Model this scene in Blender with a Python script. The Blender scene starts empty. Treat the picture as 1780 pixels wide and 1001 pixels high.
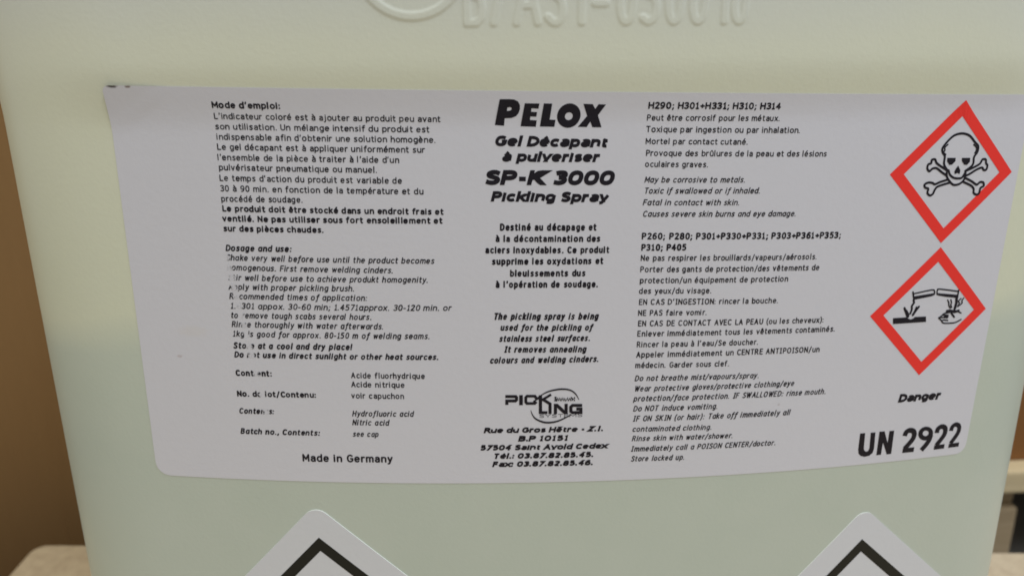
# Close-up of a translucent plastic jerrycan with a printed label, standing on boards in a store.
# Units: metres. x = right along the front face, y = away from the viewer, z = up (0 = middle of the label).
import bpy, bmesh, math, random
from mathutils import Vector, Matrix
random.seed(7)
S = bpy.context.scene
COL = S.collection
MM = .001

# ------------------------------------------------------------------ camera
cam_data = bpy.data.cameras.new('camera')
cam = bpy.data.objects.new('camera', cam_data); COL.objects.link(cam)
cam_data.sensor_width = 36.0; cam_data.lens = 1360.0/1780.0*36.0
cam_data.clip_start = .01; cam_data.clip_end = 60
Fv = Vector((0.0687205052, 0.9564031185, -0.2838495500))
Rv = Vector((0.9971444211, -0.0747781077, -0.0105469480))
Uv = Vector((0.0313128660, 0.2823142036, 0.9588108233))
M = Matrix((Rv, Uv, -Fv)).transposed().to_4x4()
M.translation = Vector((-33.0268, -200.5543, 63.7514))*MM
cam.matrix_world = M
cam_data.dof.use_dof = True
cam_data.dof.focus_distance = .212
cam_data.dof.aperture_fstop = 14.0
S.camera = cam

# ------------------------------------------------------------------ room light: overhead strip lamps, soft grey surroundings
W = bpy.data.worlds.new('World'); S.world = W; W.use_nodes = True
W.node_tree.nodes['Background'].inputs[0].default_value = (.97, .98, .97, 1)
W.node_tree.nodes['Background'].inputs[1].default_value = .45
def area(name, loc, target, sx, sy, power, col):
    d = bpy.data.lights.new(name, 'AREA'); d.shape = 'RECTANGLE'; d.size = sx; d.size_y = sy
    d.energy = power; d.color = col
    o = bpy.data.objects.new(name, d); COL.objects.link(o); o.location = loc
    o.rotation_euler = (Vector(target)-Vector(loc)).to_track_quat('-Z', 'Y').to_euler()
    return o
area('ceiling_lamp', (1.1, -.9, 2.0), (0, 0, 0), 1.8, .5, 36, (.92, 1, 1.13))
area('ceiling_lamp', (-1.2, -.6, 2.1), (0, 0, 0), 1.5, .4, 13, (1, .94, .76))
S.view_settings.view_transform = 'Standard'; S.view_settings.look = 'None'
S.view_settings.exposure = .08; S.view_settings.gamma = 1
S.render.film_transparent = False
S.cycles.filter_width = 1.7
S.cycles.max_bounces = 8

# ------------------------------------------------------------------ small node helpers
def mat(name, base=(.5,.5,.5), rough=.5, spec=.5):
    m = bpy.data.materials.new(name); m.use_nodes = True
    b = m.node_tree.nodes['Principled BSDF']
    b.inputs['Base Color'].default_value = (*base, 1); b.inputs['Roughness'].default_value = rough
    b.inputs['Specular IOR Level'].default_value = spec
    return m, m.node_tree, b
def nd(nt, t, **kw):
    n = nt.nodes.new(t)
    for k, v in kw.items():
        if k.startswith('i_'): n.inputs[int(k[2:]) if k[2:].isdigit() else k[2:].replace('_', ' ')].default_value = v
        else: setattr(n, k, v)
    return n
def ramp(nt, fac, stops):
    r = nt.nodes.new('ShaderNodeValToRGB'); el = r.color_ramp.elements
    while len(el) < len(stops): el.new(.5)
    for e, (p, c) in zip(el, stops): e.position = p; e.color = (*c, 1) if len(c) == 3 else c
    nt.links.new(fac, r.inputs[0]); return r.outputs[0]
def mix(nt, fac, a, b, mode='MIX'):
    m = nt.nodes.new('ShaderNodeMix'); m.data_type = 'RGBA'; m.blend_type = mode
    for i, v in ((0, fac), (6, a), (7, b)):
        if hasattr(v, 'links'): nt.links.new(v, m.inputs[i])
        else: m.inputs[i].default_value = v if i == 0 or len(v) == 4 else (*v, 1)
    return m.outputs[2]
def noise(nt, vec, scale, detail=3, rough=.5):
    n = nd(nt, 'ShaderNodeTexNoise'); n.inputs['Scale'].default_value = scale
    n.inputs['Detail'].default_value = detail; n.inputs['Roughness'].default_value = rough
    nt.links.new(vec, n.inputs['Vector']); return n.outputs['Fac']
def math_(nt, op, a, b=0., c=0.):
    n = nt.nodes.new('ShaderNodeMath'); n.operation = op
    for i, v in enumerate((a, b, c)):
        if hasattr(v, 'links'): nt.links.new(v, n.inputs[i])
        else: n.inputs[i].default_value = v
    return n.outputs[0]
def bump(nt, bsdf, h, dist, strength=1.):
    b = nt.nodes.new('ShaderNodeBump'); b.inputs['Strength'].default_value = strength; b.inputs['Distance'].default_value = dist
    nt.links.new(h, b.inputs['Height']); nt.links.new(b.outputs[0], bsdf.inputs['Normal'])
def mapping(nt, vec, scale):
    m = nt.nodes.new('ShaderNodeMapping'); m.inputs['Scale'].default_value = scale
    nt.links.new(vec, m.inputs[0]); return m.outputs[0]

# blow-moulded translucent plastic: milky shell, the liquid behind it tints it in a wide band
def plastic():
    m, nt, b = mat('milky_plastic', rough=.36, spec=.45)
    geo = nt.nodes.new('ShaderNodeTexCoord').outputs['Object']
    sep = nt.nodes.new('ShaderNodeSeparateXYZ'); nt.links.new(geo, sep.inputs[0])
    wob = math_(nt, 'MULTIPLY_ADD', noise(nt, geo, 14, 2), .02, -.01)
    z = math_(nt, 'ADD', sep.outputs[2], wob)
    f = math_(nt, 'MULTIPLY_ADD', z, 1/.5, .5)              # -0.25..0.25 m -> 0..1
    shell = ramp(nt, f, [(.0, (.425,.480,.415)), (.40, (.455,.51,.43)), (.47, (.50,.55,.45)), (.492, (.65,.665,.49)),
                         (.60, (.665,.675,.505)), (.632, (.67,.68,.53)), (.665, (.61,.63,.57)), (.72, (.58,.60,.565)), (1., (.57,.60,.575))])
    n1 = noise(nt, geo, 55, 4, .6); n2 = noise(nt, geo, 9, 2)
    c = mix(nt, math_(nt, 'MULTIPLY', n1, .16), shell, (.74,.72,.66))
    c = mix(nt, math_(nt, 'MULTIPLY', n2, .14), c, (.47,.53,.47))
    n3 = noise(nt, geo, 420, 2, .7)
    c = mix(nt, math_(nt, 'MULTIPLY', n3, .12), c, (.50,.50,.47))
    nt.links.new(c, b.inputs['Base Color'])
    b.inputs['Subsurface Weight'].default_value = 0
    b.inputs['Subsurface Radius'].default_value = (1, 1, .7); b.inputs['Subsurface Scale'].default_value = .004
    bump(nt, b, noise(nt, geo, 900, 2), .00012, .35)
    return m
# label paper; UV = label coordinates in decimetres (u,v), so stains sit where they are on the paper
def paper(name, base, stains=False):
    m, nt, b = mat(name, base, rough=.48, spec=.35)
    uv = nt.nodes.new('ShaderNodeUVMap').outputs[0]
    n = noise(nt, uv, 30, 4, .6)
    c = mix(nt, math_(nt, 'MULTIPLY', n, .12), base, tuple(x*.82 for x in base))
    if stains:
        def spot(u, v, ru, rv, thr, colr, fac):
            nonlocal c
            s = nt.nodes.new('ShaderNodeSeparateXYZ'); nt.links.new(uv, s.inputs[0])
            du = math_(nt, 'MULTIPLY', math_(nt, 'SUBTRACT', s.outputs[0], u), 1/ru)
            dv = math_(nt, 'MULTIPLY', math_(nt, 'SUBTRACT', s.outputs[1], v), 1/rv)
            d = math_(nt, 'SQRT', math_(nt, 'ADD', math_(nt, 'MULTIPLY', du, du), math_(nt, 'MULTIPLY', dv, dv)))
            d = math_(nt, 'ADD', d, math_(nt, 'MULTIPLY_ADD', noise(nt, uv, 90, 3, .6), thr, -thr*.5))
            k = nt.nodes.new('ShaderNodeMapRange'); k.interpolation_type = 'SMOOTHSTEP'
            nt.links.new(d, k.inputs[0]); k.inputs[1].default_value = 1.; k.inputs[2].default_value = .35
            k.inputs[3].default_value = 0; k.inputs[4].default_value = fac
            c = mix(nt, k.outputs[0], c, colr)
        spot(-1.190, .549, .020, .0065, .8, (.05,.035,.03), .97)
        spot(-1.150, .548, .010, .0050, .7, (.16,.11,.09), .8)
        spot(-1.105, -.175, .010, .006, 1.2, (.45,.38,.38), .6)
        spot(-1.060, -.10, .055, .022, .8, (.60,.56,.52), .3)
        spot(.60, -.33, .006, .006, 1.2, (.40,.37,.38), .5)
    nt.links.new(c, b.inputs['Base Color'])
    bump(nt, b, noise(nt, uv, 60, 4, .6), .0002, .25)
    return m
# printing ink: worn through to the paper along one scuff
def ink(name, base, under):
    m, nt, b = mat(name, base, rough=.55, spec=.25)
    uv = nt.nodes.new('ShaderNodeUVMap').outputs[0]
    s = nt.nodes.new('ShaderNodeSeparateXYZ'); nt.links.new(uv, s.inputs[0])
    U_, V_ = s.outputs[0], s.outputs[1]
    line = math_(nt, 'SUBTRACT', math_(nt, 'ABSOLUTE', math_(nt, 'SUBTRACT', U_, math_(nt, 'MULTIPLY_ADD', V_, -.165, -.928))), .0065)
    line = math_(nt, 'ADD', line, math_(nt, 'MULTIPLY_ADD', noise(nt, uv, 130, 3, .6), .030, -.015))
    k = nt.nodes.new('ShaderNodeMapRange'); nt.links.new(line, k.inputs[0])
    k.inputs[1].default_value = .003; k.inputs[2].default_value = -.002; k.inputs[3].default_value = 0; k.inputs[4].default_value = 1
    inr = math_(nt, 'MULTIPLY', math_(nt, 'LESS_THAN', V_, .12), math_(nt, 'GREATER_THAN', V_, -.36))
    f = math_(nt, 'MULTIPLY', k.outputs[0], inr)
    n = noise(nt, uv, 260, 2, .6)
    c0 = mix(nt, math_(nt, 'MULTIPLY', n, .2), base, tuple(min(1, x*1.4+.010) for x in base))
    c = mix(nt, f, c0, under); nt.links.new(c, b.inputs['Base Color'])
    return m
PAPER = (.605, .60, .64)
M_plastic = plastic()
M_paper = paper('label_paper', PAPER, True)
M_sticker = paper('sticker_paper', (.61, .62, .645))
M_edge = mat('sticker_edge', (.82,.84,.80), .3)[0]
M_ink = ink('black_ink', (.007,.005,.010), PAPER)
M_red = ink('red_ink', (.80,.036,.026), PAPER)
M_black = mat('black_border_ink', (.006,.007,.005), .5, .3)[0]
def board_mat(name, a, b_, sc=(3, 30, 30)):
    m, nt, b = mat(name, a, .75, .2)
    o = nt.nodes.new('ShaderNodeTexCoord').outputs['Object']
    n = noise(nt, mapping(nt, o, sc), 3, 6, .65)
    n2 = noise(nt, o, 8, 3)
    c = mix(nt, math_(nt, 'MULTIPLY', n2, .35), ramp(nt, n, [(.3, a), (.7, b_)]), tuple(x*.7 for x in a))
    nt.links.new(c, b.inputs['Base Color']); bump(nt, b, n, .002, .5); return m
M_wood = board_mat('raw_pallet_wood', (.79,.64,.39), (.66,.52,.30))
M_wood2 = board_mat('old_pallet_wood', (.52,.40,.25), (.42,.31,.18))
M_chip = board_mat('pale_fibreboard', (.80,.66,.45), (.60,.47,.31), (45, 45, 45))
M_card = board_mat('brown_cardboard', (.26,.148,.058), (.25,.140,.054), (30, 30, 3))
M_card2 = board_mat('dark_cardboard', (.27,.120,.038), (.25,.110,.034), (30, 30, 3))
M_tape = mat('parcel_tape', (.33,.20,.09), .25)[0]
M_floor = board_mat('concrete', (.20,.19,.17), (.15,.145,.13), (8, 8, 8))

# ------------------------------------------------------------------ object helpers
def link(name, me, parent=None, **props):
    o = bpy.data.objects.new(name, me); COL.objects.link(o)
    if parent is not None: o.parent = parent
    for k, v in props.items(): o[k] = v
    return o
def empty(name, loc, **props):
    o = link(name, None, None, **props); o.location = loc; o.empty_display_size = .02; return o
def mesh(name, verts, faces, m, uvs=None, smooth=False):
    me = bpy.data.meshes.new(name); me.from_pydata(verts, [], faces); me.materials.append(m)
    if uvs is not None:
        l = me.uv_layers.new(name='UVMap')
        for lp in me.loops: l.data[lp.index].uv = uvs[lp.vertex_index]
    if smooth: me.polygons.foreach_set('use_smooth', [True]*len(me.polygons))
    me.update(); return me
def box_mesh(name, x0, x1, y0, y1, z0, z1, m, bev=.002):
    bm = bmesh.new(); bmesh.ops.create_cube(bm, size=1)
    bmesh.ops.transform(bm, matrix=Matrix.Translation(((x0+x1)/2, (y0+y1)/2, (z0+z1)/2)) @ Matrix.Diagonal((x1-x0, y1-y0, z1-z0, 1)), verts=bm.verts)
    if bev: bmesh.ops.bevel(bm, geom=bm.edges[:], offset=bev, segments=2, affect='EDGES', profile=.6)
    me = bpy.data.meshes.new(name); bm.to_mesh(me); bm.free(); me.materials.append(m); return me

# ------------------------------------------------------------------ the can's surface: P(s, z, h) -> point (arguments in mm)
R_FACE, S1, R_C = 729.68, 116.04, 44.11
_ds = .25; _N = 1040
def _k(s):
    a = min(max((abs(s)-S1)/25., 0), 1); return 1/R_FACE+(1/R_C-1/R_FACE)*a*a*(3-2*a)
_th = [0.]; _x = [0.]; _y = [0.]
for i in range(_N):
    s = i*_ds; t2 = min(_th[-1]+(_k(s)+_k(s+_ds))/2*_ds, math.pi/2)
    _x.append(_x[-1]+(math.cos(_th[-1])+math.cos(t2))/2*_ds); _y.append(_y[-1]+(math.sin(_th[-1])+math.sin(t2))/2*_ds); _th.append(t2)
def plan(s):
    a = min(abs(s)/_ds, _N-1e-6); i = int(a); f = a-i; sg = 1 if s >= 0 else -1
    return sg*(_x[i]+(_x[i+1]-_x[i])*f), _y[i]+(_y[i+1]-_y[i])*f, sg*(_th[i]+(_th[i+1]-_th[i])*f)
def sm(a, b, x):
    t = min(max((x-a)/(b-a), 0), 1); return t*t*(3-2*t)
STEP = 1.75
def step(s, z):                     # the label panel is slightly sunk: the shell steps forward above it
    zz = z
    return STEP*sm(46, 63, zz)*(1-.75*sm(116, 142, abs(s)))
def P(s, z, h=0.):
    x, y, t = plan(s); h2 = h+step(s, z)
    return ((x+math.sin(t)*h2)*MM, (y-math.cos(t)*h2)*MM, z*MM)
LROT = -0.023473745; _c, _s = math.cos(LROT), math.sin(LROT)
def lift(u, v):                     # label paper standing a little off the can at its creased top left corner
    d = ((v-43.8)*11-(u+121)*7.6)/13.37
    d = (d+math.sqrt(d*d+.5))/2*sm(-97, -112, u)
    ripple = .20*math.exp(-((((u+112)*.62-(v-50.2))/.8)**2))*sm(-121, -117, u)*sm(-104, -110, u)
    return .09*d+ripple
def LP(u, v, h=0.):                 # label coordinates (mm) -> point
    return P(_c*u-_s*v, _s*u+_c*v, h+lift(u, v))

# ------------------------------------------------------------------ pen-stroke alphabet (x-height 5, capitals 7, descender -2)
def A(cx, cy, rx, ry, a0=0, a1=360, n=None):
    n = n or max(3, int(abs(a1-a0)/30))
    r = []
    for i in range(n+1):
        a = math.radians(a0+(a1-a0)*i/n); ca, sa = math.cos(a), math.sin(a)
        p = .86
        r.append((cx+rx*math.copysign(abs(ca)**p, ca), cy+ry*math.copysign(abs(sa)**p, sa)))
    return r
G = {
'a': (3.4, [[(.4,4.4),(1.2,4.95),(2.4,4.95),(3.2,4.4),(3.4,3.5),(3.4,0)], [(3.4,2.8),(1.6,2.8),(.5,2.3),(.1,1.4),(.5,.4),(1.4,0),(2.5,.2),(3.4,1.2)]]),
'b': (3.7, [[(0,7.3),(0,0)], A(1.85,2.5,1.85,2.5)]),
'c': (3.2, [A(1.9,2.5,1.9,2.5,48,312)]),
'd': (3.7, [[(3.7,7.3),(3.7,0)], A(1.85,2.5,1.85,2.5)]),
'e': (3.7, [[(.1,2.6),(3.7,2.6)], A(1.85,2.5,1.85,2.5,3,312)]),
'f': (2.4, [[(2.7,7.1),(2.0,7.3),(1.2,6.9),(.9,6.0),(.9,0)], [(0,4.9),(2.3,4.9)]]),
'g': (3.6, [A(1.8,2.6,1.8,2.4), [(3.6,5),(3.6,-.7),(3.0,-1.7),(1.9,-2),(.6,-1.7)]]),
'h': (3.5, [[(0,7.3),(0,0)], [(0,3.4),(.8,4.6),(1.9,5),(3.0,4.6),(3.5,3.4),(3.5,0)]]),
'i': (.3, [[(.1,5),(.1,0)], [(.1,6.7),(.1,6.9)]]),
'j': (1.2, [[(1.0,5),(1.0,-1.2),(.5,-1.9),(-.3,-2)], [(1.0,6.7),(1.0,6.9)]]),
'k': (3.2, [[(0,7.3),(0,0)], [(3.1,5),(.2,2.3)], [(1.1,3.1),(3.3,0)]]),
'l': (.3, [[(.1,7.3),(.1,0)]]),
'm': (5.8, [[(0,5),(0,0)], [(0,3.6),(.7,4.7),(1.6,5),(2.5,4.6),(2.9,3.4),(2.9,0)], [(2.9,3.6),(3.6,4.7),(4.5,5),(5.4,4.6),(5.8,3.4),(5.8,0)]]),
'n': (3.5, [[(0,5),(0,0)], [(0,3.4),(.8,4.6),(1.9,5),(3.0,4.6),(3.5,3.4),(3.5,0)]]),
'o': (3.9, [A(1.95,2.5,1.95,2.5)]),
'p': (3.7, [[(0,5),(0,-2)], A(1.85,2.5,1.85,2.5)]),
'q': (3.7, [[(3.7,5),(3.7,-2)], A(1.85,2.5,1.85,2.5)]),
'r': (2.0, [[(0,5),(0,0)], [(0,3.2),(.6,4.4),(1.4,5),(2.3,4.9)]]),
's': (2.9, [[(2.9,4.6),(2.0,5),(1.0,4.9),(.3,4.2),(.5,3.2),(1.5,2.7),(2.6,2.1),(2.9,1.2),(2.3,.3),(1.2,0),(.1,.4)]]),
't': (2.2, [[(.8,6.6),(.8,1.0),(1.3,.1),(2.3,.1)], [(0,4.9),(2.2,4.9)]]),
'u': (3.5, [[(0,5),(0,1.6),(.5,.4),(1.6,0),(2.7,.4),(3.5,1.6)], [(3.5,5),(3.5,0)]]),
'v': (3.4, [[(0,5),(1.7,0)], [(3.4,5),(1.7,0)]]),
'w': (5.0, [[(0,5),(1.2,0)], [(2.5,4.8),(1.2,0)], [(2.5,4.8),(3.8,0)], [(5,5),(3.8,0)]]),
'x': (3.4, [[(0,5),(3.4,0)], [(3.4,5),(0,0)]]),
'y': (3.4, [[(0,5),(1.7,0)], [(3.4,5),(1.5,-.7),(.9,-1.8),(0,-2)]]),
'z': (3.0, [[(0,5),(3,5)], [(3,5),(0,0)], [(0,0),(3,0)]]),
'A': (4.4, [[(0,0),(2.2,7)], [(2.2,7),(4.4,0)], [(.8,2.4),(3.6,2.4)]]),
'B': (3.8, [[(0,0),(0,7)], [(0,7),(2.2,7),(3.3,6.4),(3.4,5.3),(3,4.2),(2.2,3.8),(0,3.8)], [(2.2,3.8),(3.4,3.2),(3.8,2),(3.4,.7),(2.3,0),(0,0)]]),
'C': (4.2, [A(2.4,3.5,2.4,3.5,50,310)]),
'D': (4.4, [[(0,0),(0,7)], [(0,7),(1.8,7),(3.4,6.2),(4.4,4.6),(4.4,2.4),(3.4,.8),(1.8,0),(0,0)]]),
'E': (3.3, [[(0,0),(0,7)], [(0,7),(3.3,7)], [(0,3.7),(3.0,3.7)], [(0,0),(3.4,0)]]),
'F': (3.2, [[(0,0),(0,7)], [(0,7),(3.3,7)], [(0,3.6),(2.9,3.6)]]),
'G': (4.5, [A(2.4,3.5,2.4,3.5,50,322), [(4.5,1.2),(4.5,3.2),(2.8,3.2)]]),
'H': (4.2, [[(0,0),(0,7)], [(4.2,0),(4.2,7)], [(0,3.7),(4.2,3.7)]]),
'I': (1.8, [[(.9,0),(.9,7)], [(0,7),(1.8,7)], [(0,0),(1.8,0)]]),
'K': (4.3, [[(0,0),(0,7)], [(3.7,7),(.2,3.2)], [(1.2,4.2),(4.0,0)]]),
'L': (3.1, [[(0,7),(0,0)], [(0,0),(3.2,0)]]),
'M': (5.0, [[(0,0),(0,7)], [(0,7),(2.5,2)], [(5,7),(2.5,2)], [(5,0),(5,7)]]),
'N': (4.2, [[(0,0),(0,7)], [(0,7),(4.2,0)], [(4.2,0),(4.2,7)]]),
'O': (4.8, [A(2.4,3.5,2.4,3.5)]),
'P': (3.6, [[(0,0),(0,7)], [(0,7),(2.2,7),(3.3,6.4),(3.6,5.1),(3.2,3.8),(2.1,3.2),(0,3.2)]]),
'R': (3.9, [[(0,0),(0,7)], [(0,7),(2.2,7),(3.2,6.4),(3.5,5.2),(3.1,4.0),(2.1,3.5),(0,3.5)], [(2.1,3.4),(4.0,0)]]),
'S': (3.8, [[(3.7,6.2),(2.7,6.95),(1.5,7),(.4,6.2),(.4,4.8),(1.4,4.0),(2.6,3.4),(3.6,2.6),(3.7,1.2),(2.8,.1),(1.4,0),(.1,.7)]]),
'T': (4.0, [[(0,7),(4,7)], [(2,7),(2,0)]]),
'U': (4.1, [[(0,7),(0,2.2),(.6,.7),(2.05,0),(3.5,.7),(4.1,2.2),(4.1,7)]]),
'V': (4.2, [[(0,7),(2.1,0)], [(4.2,7),(2.1,0)]]),
'W': (6.0, [[(0,7),(1.5,0)], [(3,6.6),(1.5,0)], [(3,6.6),(4.5,0)], [(6,7),(4.5,0)]]),
'X': (4.2, [[(0,7),(4.2,0)], [(4.2,7),(0,0)]]),
'Y': (4.0, [[(0,7),(2,3.4)], [(4,7),(2,3.4)], [(2,3.4),(2,0)]]),
'Z': (3.7, [[(0,7),(3.7,7)], [(3.7,7),(0,0)], [(0,0),(3.7,0)]]),
'0': (3.6, [A(1.8,3.5,1.8,3.5)]),
'1': (2.2, [[(.2,5.9),(1.2,7),(1.2,0)], [(.2,0),(2.2,0)]]),
'2': (3.4, [[(.2,6.1),(.9,6.8),(2.0,7),(3.1,6.3),(3.2,5.0),(2.5,3.6),(.1,.1)], [(.1,0),(3.5,0)]]),
'3': (3.4, [[(.1,6.5),(1.4,7),(2.8,6.7),(3.2,5.4),(2.6,4.1),(1.3,3.7)], [(1.3,3.7),(2.8,3.3),(3.4,2.0),(2.9,.6),(1.5,0),(0,.5)]]),
'4': (3.8, [[(2.7,7),(2.7,0)], [(2.7,7),(0,2.2)], [(0,2.2),(3.9,2.2)]]),
'5': (3.4, [[(3.1,7),(.5,7)], [(.5,7),(.3,4)], [(.3,4),(1.6,4.4),(2.9,3.8),(3.4,2.3),(2.9,.7),(1.6,0),(.1,.4)]]),
'6': (3.5, [[(3.2,6.8),(2.0,7),(.9,6.1),(.1,4.2),(.05,2.2)], A(1.8,2.1,1.75,2.1)]),
'7': (3.4, [[(0,7),(3.4,7)], [(3.4,7),(1.0,0)]]),
'8': (3.6, [A(1.8,5.3,1.5,1.7), A(1.8,1.85,1.8,1.85)]),
'9': (3.5, [[(.3,.2),(1.5,0),(2.6,.9),(3.4,2.8),(3.45,4.8)], A(1.7,4.9,1.75,2.1)]),
'.': (.3, [[(.1,.1),(.25,.1)]]), ',': (.6, [[(.5,.4),(0,-1.3)]]), ':': (.3, [[(.1,.2),(.15,.3)], [(.1,4.2),(.15,4.3)]]),
';': (.6, [[(.5,.4),(0,-1.3)], [(.4,4.2),(.45,4.3)]]), "'": (.4, [[(.4,7.3),(.1,5.6)]]), '!': (.3, [[(.1,7),(.1,2.2)], [(.1,.1),(.15,.2)]]),
'-': (1.9, [[(0,2.6),(1.9,2.6)]]), '+': (3.2, [[(1.6,4.8),(1.6,1.4)], [(0,3.1),(3.2,3.1)]]), '/': (2.6, [[(0,-1.2),(2.7,7.4)]]),
'(': (1.3, [[(1.4,7.6),(.4,5.5),(0,3),(.4,.5),(1.4,-1.6)]]), ')': (1.3, [[(0,7.6),(1,5.5),(1.4,3),(1,.5),(0,-1.6)]]),
}
G['ɑ'] = (3.6, [A(1.8,2.5,1.8,2.5), [(3.6,5),(3.6,0)]])
G['ƒ'] = (2.4, [[(3.0,7.2),(2.1,7.2),(1.4,6.4),(1.2,5.0),(1.0,0),(.7,-1.4),(-.2,-2)], [(.1,4.9),(2.6,4.9)]])
for ch, base, kind in (('é','e','a'),('è','e','g'),('ê','e','c'),('à','a','g'),('û','u','c')):
    w_, st_ = G[base]; m_ = w_/2
    G[ch] = (w_, st_+{'a': [[(m_-.3,6.1),(m_+.8,7.5)]], 'g': [[(m_+.3,6.1),(m_-.8,7.5)]], 'c': [[(m_-1,6.1),(m_,7.3)], [(m_+1,6.1),(m_,7.3)]]}[kind])

def smoothpts(p, k=4):
    if len(p) < 3: return p
    out = []
    for i in range(len(p)-1):
        p0 = p[i-1] if i else p[0]; p1, p2 = p[i], p[i+1]; p3 = p[i+2] if i < len(p)-2 else p[-1]
        for j in range(k):
            t = j/k; out.append(tuple(.5*(2*b+(c-a)*t+(2*a-5*b+4*c-d)*t*t+(-a+3*b-3*c+d)*t**3) for a, b, c, d in zip(p0, p1, p2, p3)))
    return out+[p[-1]]

class Ink:
    """collects flat pen strokes lying on the label and builds them as one mesh"""
    def __init__(self, surf, h): self.v = []; self.f = []; self.uv = []; self.surf = surf; self.h = h; self.n = 0
    def row(self, pts, h): 
        i = len(self.v)
        for (u, v) in pts: self.v.append(self.surf(u, v, h)); self.uv.append((u/100, v/100))
        return i
    def stroke(self, pts, w, caps='round', widths=None, profile=None, cut=(False, False)):
        pts = [p for i, p in enumerate(pts) if i == 0 or math.hypot(p[0]-pts[i-1][0], p[1]-pts[i-1][1]) > 1e-5]
        if len(pts) < 2: return
        closed = math.hypot(pts[0][0]-pts[-1][0], pts[0][1]-pts[-1][1]) < 1e-4 and len(pts) > 3
        h = self.h + (self.n % 7)*.0022; self.n += 1
        rows = []; m = len(pts); r = w/2
        def dirn(a, b):
            d = math.hypot(b[0]-a[0], b[1]-a[1]); return ((b[0]-a[0])/d, (b[1]-a[1])/d)
        for i in range(m):
            if closed: a = dirn(pts[i-1 if i else m-2], pts[i]); b = dirn(pts[i], pts[i+1 if i < m-1 else 1])
            else: a = dirn(pts[i-1], pts[i]) if i else dirn(pts[0], pts[1]); b = dirn(pts[i], pts[i+1]) if i < m-1 else a
            t = (a[0]+b[0], a[1]+b[1]); L = math.hypot(*t)
            t = b if L < .3 else (t[0]/L, t[1]/L)
            k = min(1/max(.5, (t[0]*b[0]+t[1]*b[1])), 1.6)
            rr = (widths[i]/2 if widths else r)*k
            rows.append((pts[i], t, rr))
        if caps == 'round' and not closed:
            p, t, rr = rows[0]; q, s_, r2 = rows[-1]
            rows = [((p[0]-t[0]*rr*c, p[1]-t[1]*rr*c), t, rr*e) for c, e in ((.95, .35), (.6, .8))] + rows + \
                   [((q[0]+s_[0]*r2*c, q[1]+s_[1]*r2*c), s_, r2*e) for c, e in ((.6, .8), (.95, .35))]
        elif caps == 'flat' and not closed:
            for k, sg in ((0, -1), (-1, 1)):         # square pen ends; cut level where they stand on a base or cap line
                p, t, rr = rows[k]
                if cut[k] and abs(t[1]) > .3:
                    e_ = sg*r/abs(t[1]); rows[k] = ((p[0]+t[0]*e_, p[1]+t[1]*e_), (0, math.copysign(1, t[1])), rr/abs(t[1]))
                elif not cut[k]: rows[k] = ((p[0]+t[0]*sg*rr*.25, p[1]+t[1]*sg*rr*.25), t, rr)
        # keep long pieces following the curved can
        out = [rows[0]]
        for a, b in zip(rows, rows[1:]):
            k = int(math.hypot(a[0][0]-b[0][0], a[0][1]-b[0][1])/3.0)
            for j in range(1, k+1):
                f = j/(k+1); out.append(((a[0][0]+(b[0][0]-a[0][0])*f, a[0][1]+(b[0][1]-a[0][1])*f), a[1] if f < .5 else b[1], a[2]+(b[2]-a[2])*f))
                out[-1] = (out[-1][0], dirn(a[0], b[0]), out[-1][2])
            out.append(b)
        prof = profile or [(-1, 0), (1, 0)]; np_ = len(prof); i0 = None
        for (c, t, rr) in out:
            i = len(self.v)
            for o_, z_ in prof:
                u, v = c[0]-t[1]*rr*o_, c[1]+t[0]*rr*o_
                self.v.append(self.surf(u, v, h+z_)); self.uv.append((u/100, v/100))
            if i0 is not None:
                for j in range(np_-1): self.f.append((i0+j, i+j, i+j+1, i0+j+1))
            i0 = i
    def poly(self, pts, holes=()):
        """filled polygon (with holes), triangulated, cut fine enough to follow the can"""
        from mathutils.geometry import tessellate_polygon
        h = self.h+(self.n % 7)*.0022; self.n += 1
        allp = list(pts)+[q for l in holes for q in l]
        bm = bmesh.new(); vs = [bm.verts.new((a, b, 0)) for a, b in allp]
        for t in tessellate_polygon([[Vector((a, b, 0)) for a, b in l] for l in [pts]+list(holes)]):
            a, b, c = (allp[j] for j in t); cr = (b[0]-a[0])*(c[1]-a[1])-(b[1]-a[1])*(c[0]-a[0])
            if abs(cr) < 1e-7: continue
            t = t if cr > 0 else (t[0], t[2], t[1]); bm.faces.new([vs[j] for j in t])
        x0 = min(p[0] for p in allp); x1 = max(p[0] for p in allp); x = x0+2.5
        while x < x1 and x1-x0 > 4:
            bmesh.ops.bisect_plane(bm, geom=bm.verts[:]+bm.edges[:]+bm.faces[:], plane_co=(x, 0, 0), plane_no=(1, 0, 0)); x += 2.5
        bm.verts.index_update(); i = self.row([(v.co.x, v.co.y) for v in bm.verts], h)
        for fc in bm.faces: self.f.append(tuple(i+v.index for v in fc.verts))
        bm.free()
    def build(self, name, m, parent):
        fs = []
        me = mesh(name, self.v, self.f, m, self.uv)
        return link(name, me, parent)

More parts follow.
